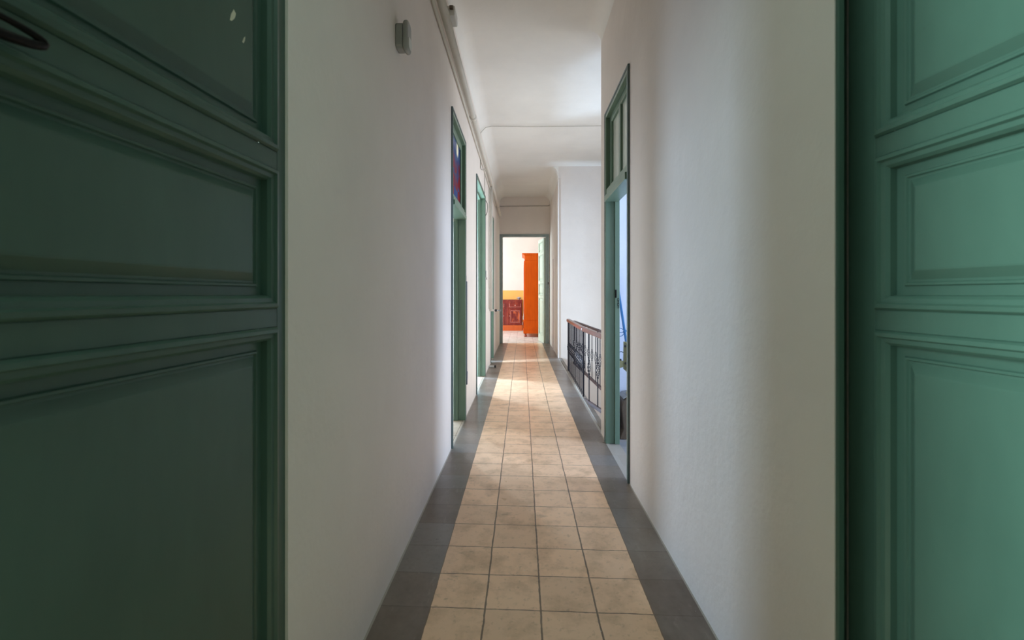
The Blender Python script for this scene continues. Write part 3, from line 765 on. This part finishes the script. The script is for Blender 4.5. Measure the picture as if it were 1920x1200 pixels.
# things on the sideboard
tu = empty('soup_tureen', (-0.098, 14.30, 0.9705)); top(tu, 'silver grey lidded soup tureen on the mahogany sideboard', 'tureen')
m = MB(); m.lathe([(0.030, 0), (0.034, 0.004), (0.026, 0.010), (0.050, 0.022), (0.066, 0.042), (0.070, 0.050), (0.066, 0.052)], 24); m.build('bowl', SILVER, tu)
m = MB(); m.lathe([(0.068, 0.0523), (0.058, 0.062), (0.034, 0.072), (0.012, 0.076), (0.006, 0.080), (0.011, 0.086), (0.002, 0.092)], 24); m.build('lid', SILVER, tu)
for s in (-1, 1):
    m = MB(); m.tube([(s * 0.062, 0, 0.034), (s * 0.082, 0, 0.034), (s * 0.092, 0, 0.048), (s * 0.084, 0, 0.060), (s * 0.064, 0, 0.050)], 0.005, 8); m.build('handle', SILVER, tu)

# ------------------------------------------------------------------ things in the bluish room
ch = empty('chest', (0.762, 3.56, 0)); top(ch, 'low dark brown chest with its lit top in grey against the wall behind the single green doorway', 'chest')
m = MB(); m.prism([(0.0, 0.0), (0.5, 0.0), (0.5, 0.33), (0.09, 0.33), (0.055, 0.322), (0.025, 0.295), (0.015, 0.25), (0.03, 0.08)], 0.0, 0.195, 'y'); m.build('chest_body', CHESTWOOD, ch, bevel=0.006)
m = MB(); m.prism([(0.03, 0.315), (0.058, 0.334), (0.09, 0.342), (0.5, 0.342), (0.5, 0.346), (0.088, 0.346), (0.055, 0.338), (0.025, 0.318)], 0.004, 0.19, 'y'); q = m.build('lit_top', CHESTTOP, ch); q['label'] = 'thin grey layer for the light on the chest top'
# broom handle leaning against the wall
bh = MB(); bh.tube([Vector((0.892, 3.655, 0.352)), Vector((0.856, 3.678, 0.62)), Vector((0.762, 3.752, 1.34))], 0.0105, 12)
bp = bh.build('broom_handle', BLUE); top(bp, 'blue broom handle leaning against the wall behind the single green doorway', 'broom handle')
m = MB(); ring = [(0.784 + 0.034 * math.cos(2*PI*k/24), 3.675, 0.826 + 0.033 * math.sin(2*PI*k/24)) for k in range(24)]
m.tube(ring, 0.0028, 6, closed=True); m.tube([(0.818, 3.675, 0.826), (0.755, 3.675, 0.822)], 0.0028, 6); m.tube([(0.814, 3.675, 0.826), (0.838, 3.685, 0.838)], 0.009, 8)
q = m.build('hanging_loop', BLUE, bp)
# olive clamp stand
cs = empty('clamp_stand', (0.822, 3.585, 0.3465)); top(cs, 'olive metal clamp stand with an arm, standing on the brown chest', 'clamp stand')
m = MB(); m.prism([(-0.030, 0.20), (0.010, 0.165), (0.06, 0.15), (0.06, 0.40), (-0.028, 0.415)], -0.010, 0.010, 'y'); m.build('upright_plate', OLIVE, cs, bevel=0.004)
m = MB(); m.box(-0.004, 0.014, -0.024, -0.0105, 0.19, 0.41); q = m.build('guide_strip', CHIP, cs, bevel=0.004)
m = MB(); m.prism([(-0.115, 0.19), (-0.03, 0.215), (-0.028, 0.262), (-0.05, 0.268), (-0.115, 0.258)], -0.012, 0.012, 'y'); ar = m.build('arm', OLIVE, cs, bevel=0.006)
m = MB(); m.box(-0.115, -0.045, -0.014, 0.014, 0.2685, 0.278); q = m.build('arm_pad', BLACK, ar, bevel=0.003); q['label'] = 'black pad on the arm'
for bx_, bz in ((-0.014, 0.245), (-0.018, 0.38), (0.026, 0.33), (-0.006, 0.21)):
    m = MB(); m.lathe([(0.009, 0), (0.009, -0.010), (0.005, -0.013)], 10, c=(bx_, -0.0245 if bx_ > -0.008 else -0.0105, bz), axis='y'); m.build('bolt', BLACK, cs)
m = MB(); m.tube([(-0.02, 0, 0.325), (-0.045, 0, 0.335), (-0.075, 0, 0.328), (-0.10, 0, 0.305), (-0.11, 0, 0.262)], 0.003, 6); q = m.build('wire_bow', BLUEGREY, cs)
m = MB(); m.box(0.012, 0.05, -0.008, 0.008, 0.0, 0.165); m.box(0.0, 0.07, -0.02, 0.05, 0.0, 0.012); m.build('foot', OLIVE, cs, bevel=0.003)

# ------------------------------------------------------------------ light
def daylight(name, loc, ry_dir, sx, sz, power, col):
    ld = bpy.data.lights.new(name, 'AREA'); ld.shape = 'RECTANGLE'; ld.size = sx; ld.size_y = sz
    ld.energy = power; ld.color = col
    o = bpy.data.objects.new(name, ld); C.objects.link(o)
    o.location = loc
    o.rotation_euler = Vector(ry_dir).to_track_quat('-Z', 'Y').to_euler()
    return o
def through(name, x, win, sgn, power, col):
    ya, yb, za, zb = win
    return daylight(name, (x, (ya + yb) / 2, (za + zb) / 2), (sgn, 0, 0), yb - ya - 0.1, zb - za - 0.1, power, col)
through('light_left_room', -2.64, WL, 1, 400, (0.54, 0.75, 1.0))
through('light_left_room', -2.64, WL_FILL, 1, 58, (0.78, 0.88, 1.0))  # fill lamp at the added window, lifts the corridor's right wall
through('daylight_blue_room', 3.03, WR, -1, 80, (0.58, 0.74, 1.0))
ls_ = through('daylight_stairwell', 3.43, WS, -1, 51, (0.93, 0.965, 1.0)); ls_.data.spread = math.radians(104)
through('daylight_far_room', -2.43, WF, 1, 134, (0.80, 0.94, 1.0))
through('daylight_near_room', -1.73, WN, 1, 140, (0.70, 1.0, 0.98))

w = bpy.data.worlds.new('sky'); bpy.context.scene.world = w; w.use_nodes = True
w.node_tree.nodes['Background'].inputs[0].default_value = (0.75, 0.86, 1.0, 1); w.node_tree.nodes['Background'].inputs[1].default_value = 0.6

vs = bpy.context.scene.view_settings
vs.view_transform = 'Standard'; vs.look = 'None'; vs.gamma = 1.0; vs.exposure = 0.20; vs.use_curve_mapping = False
cy = bpy.context.scene.cycles
cy.max_bounces = 12; cy.diffuse_bounces = 8; cy.glossy_bounces = 4; cy.sample_clamp_indirect = 6.0
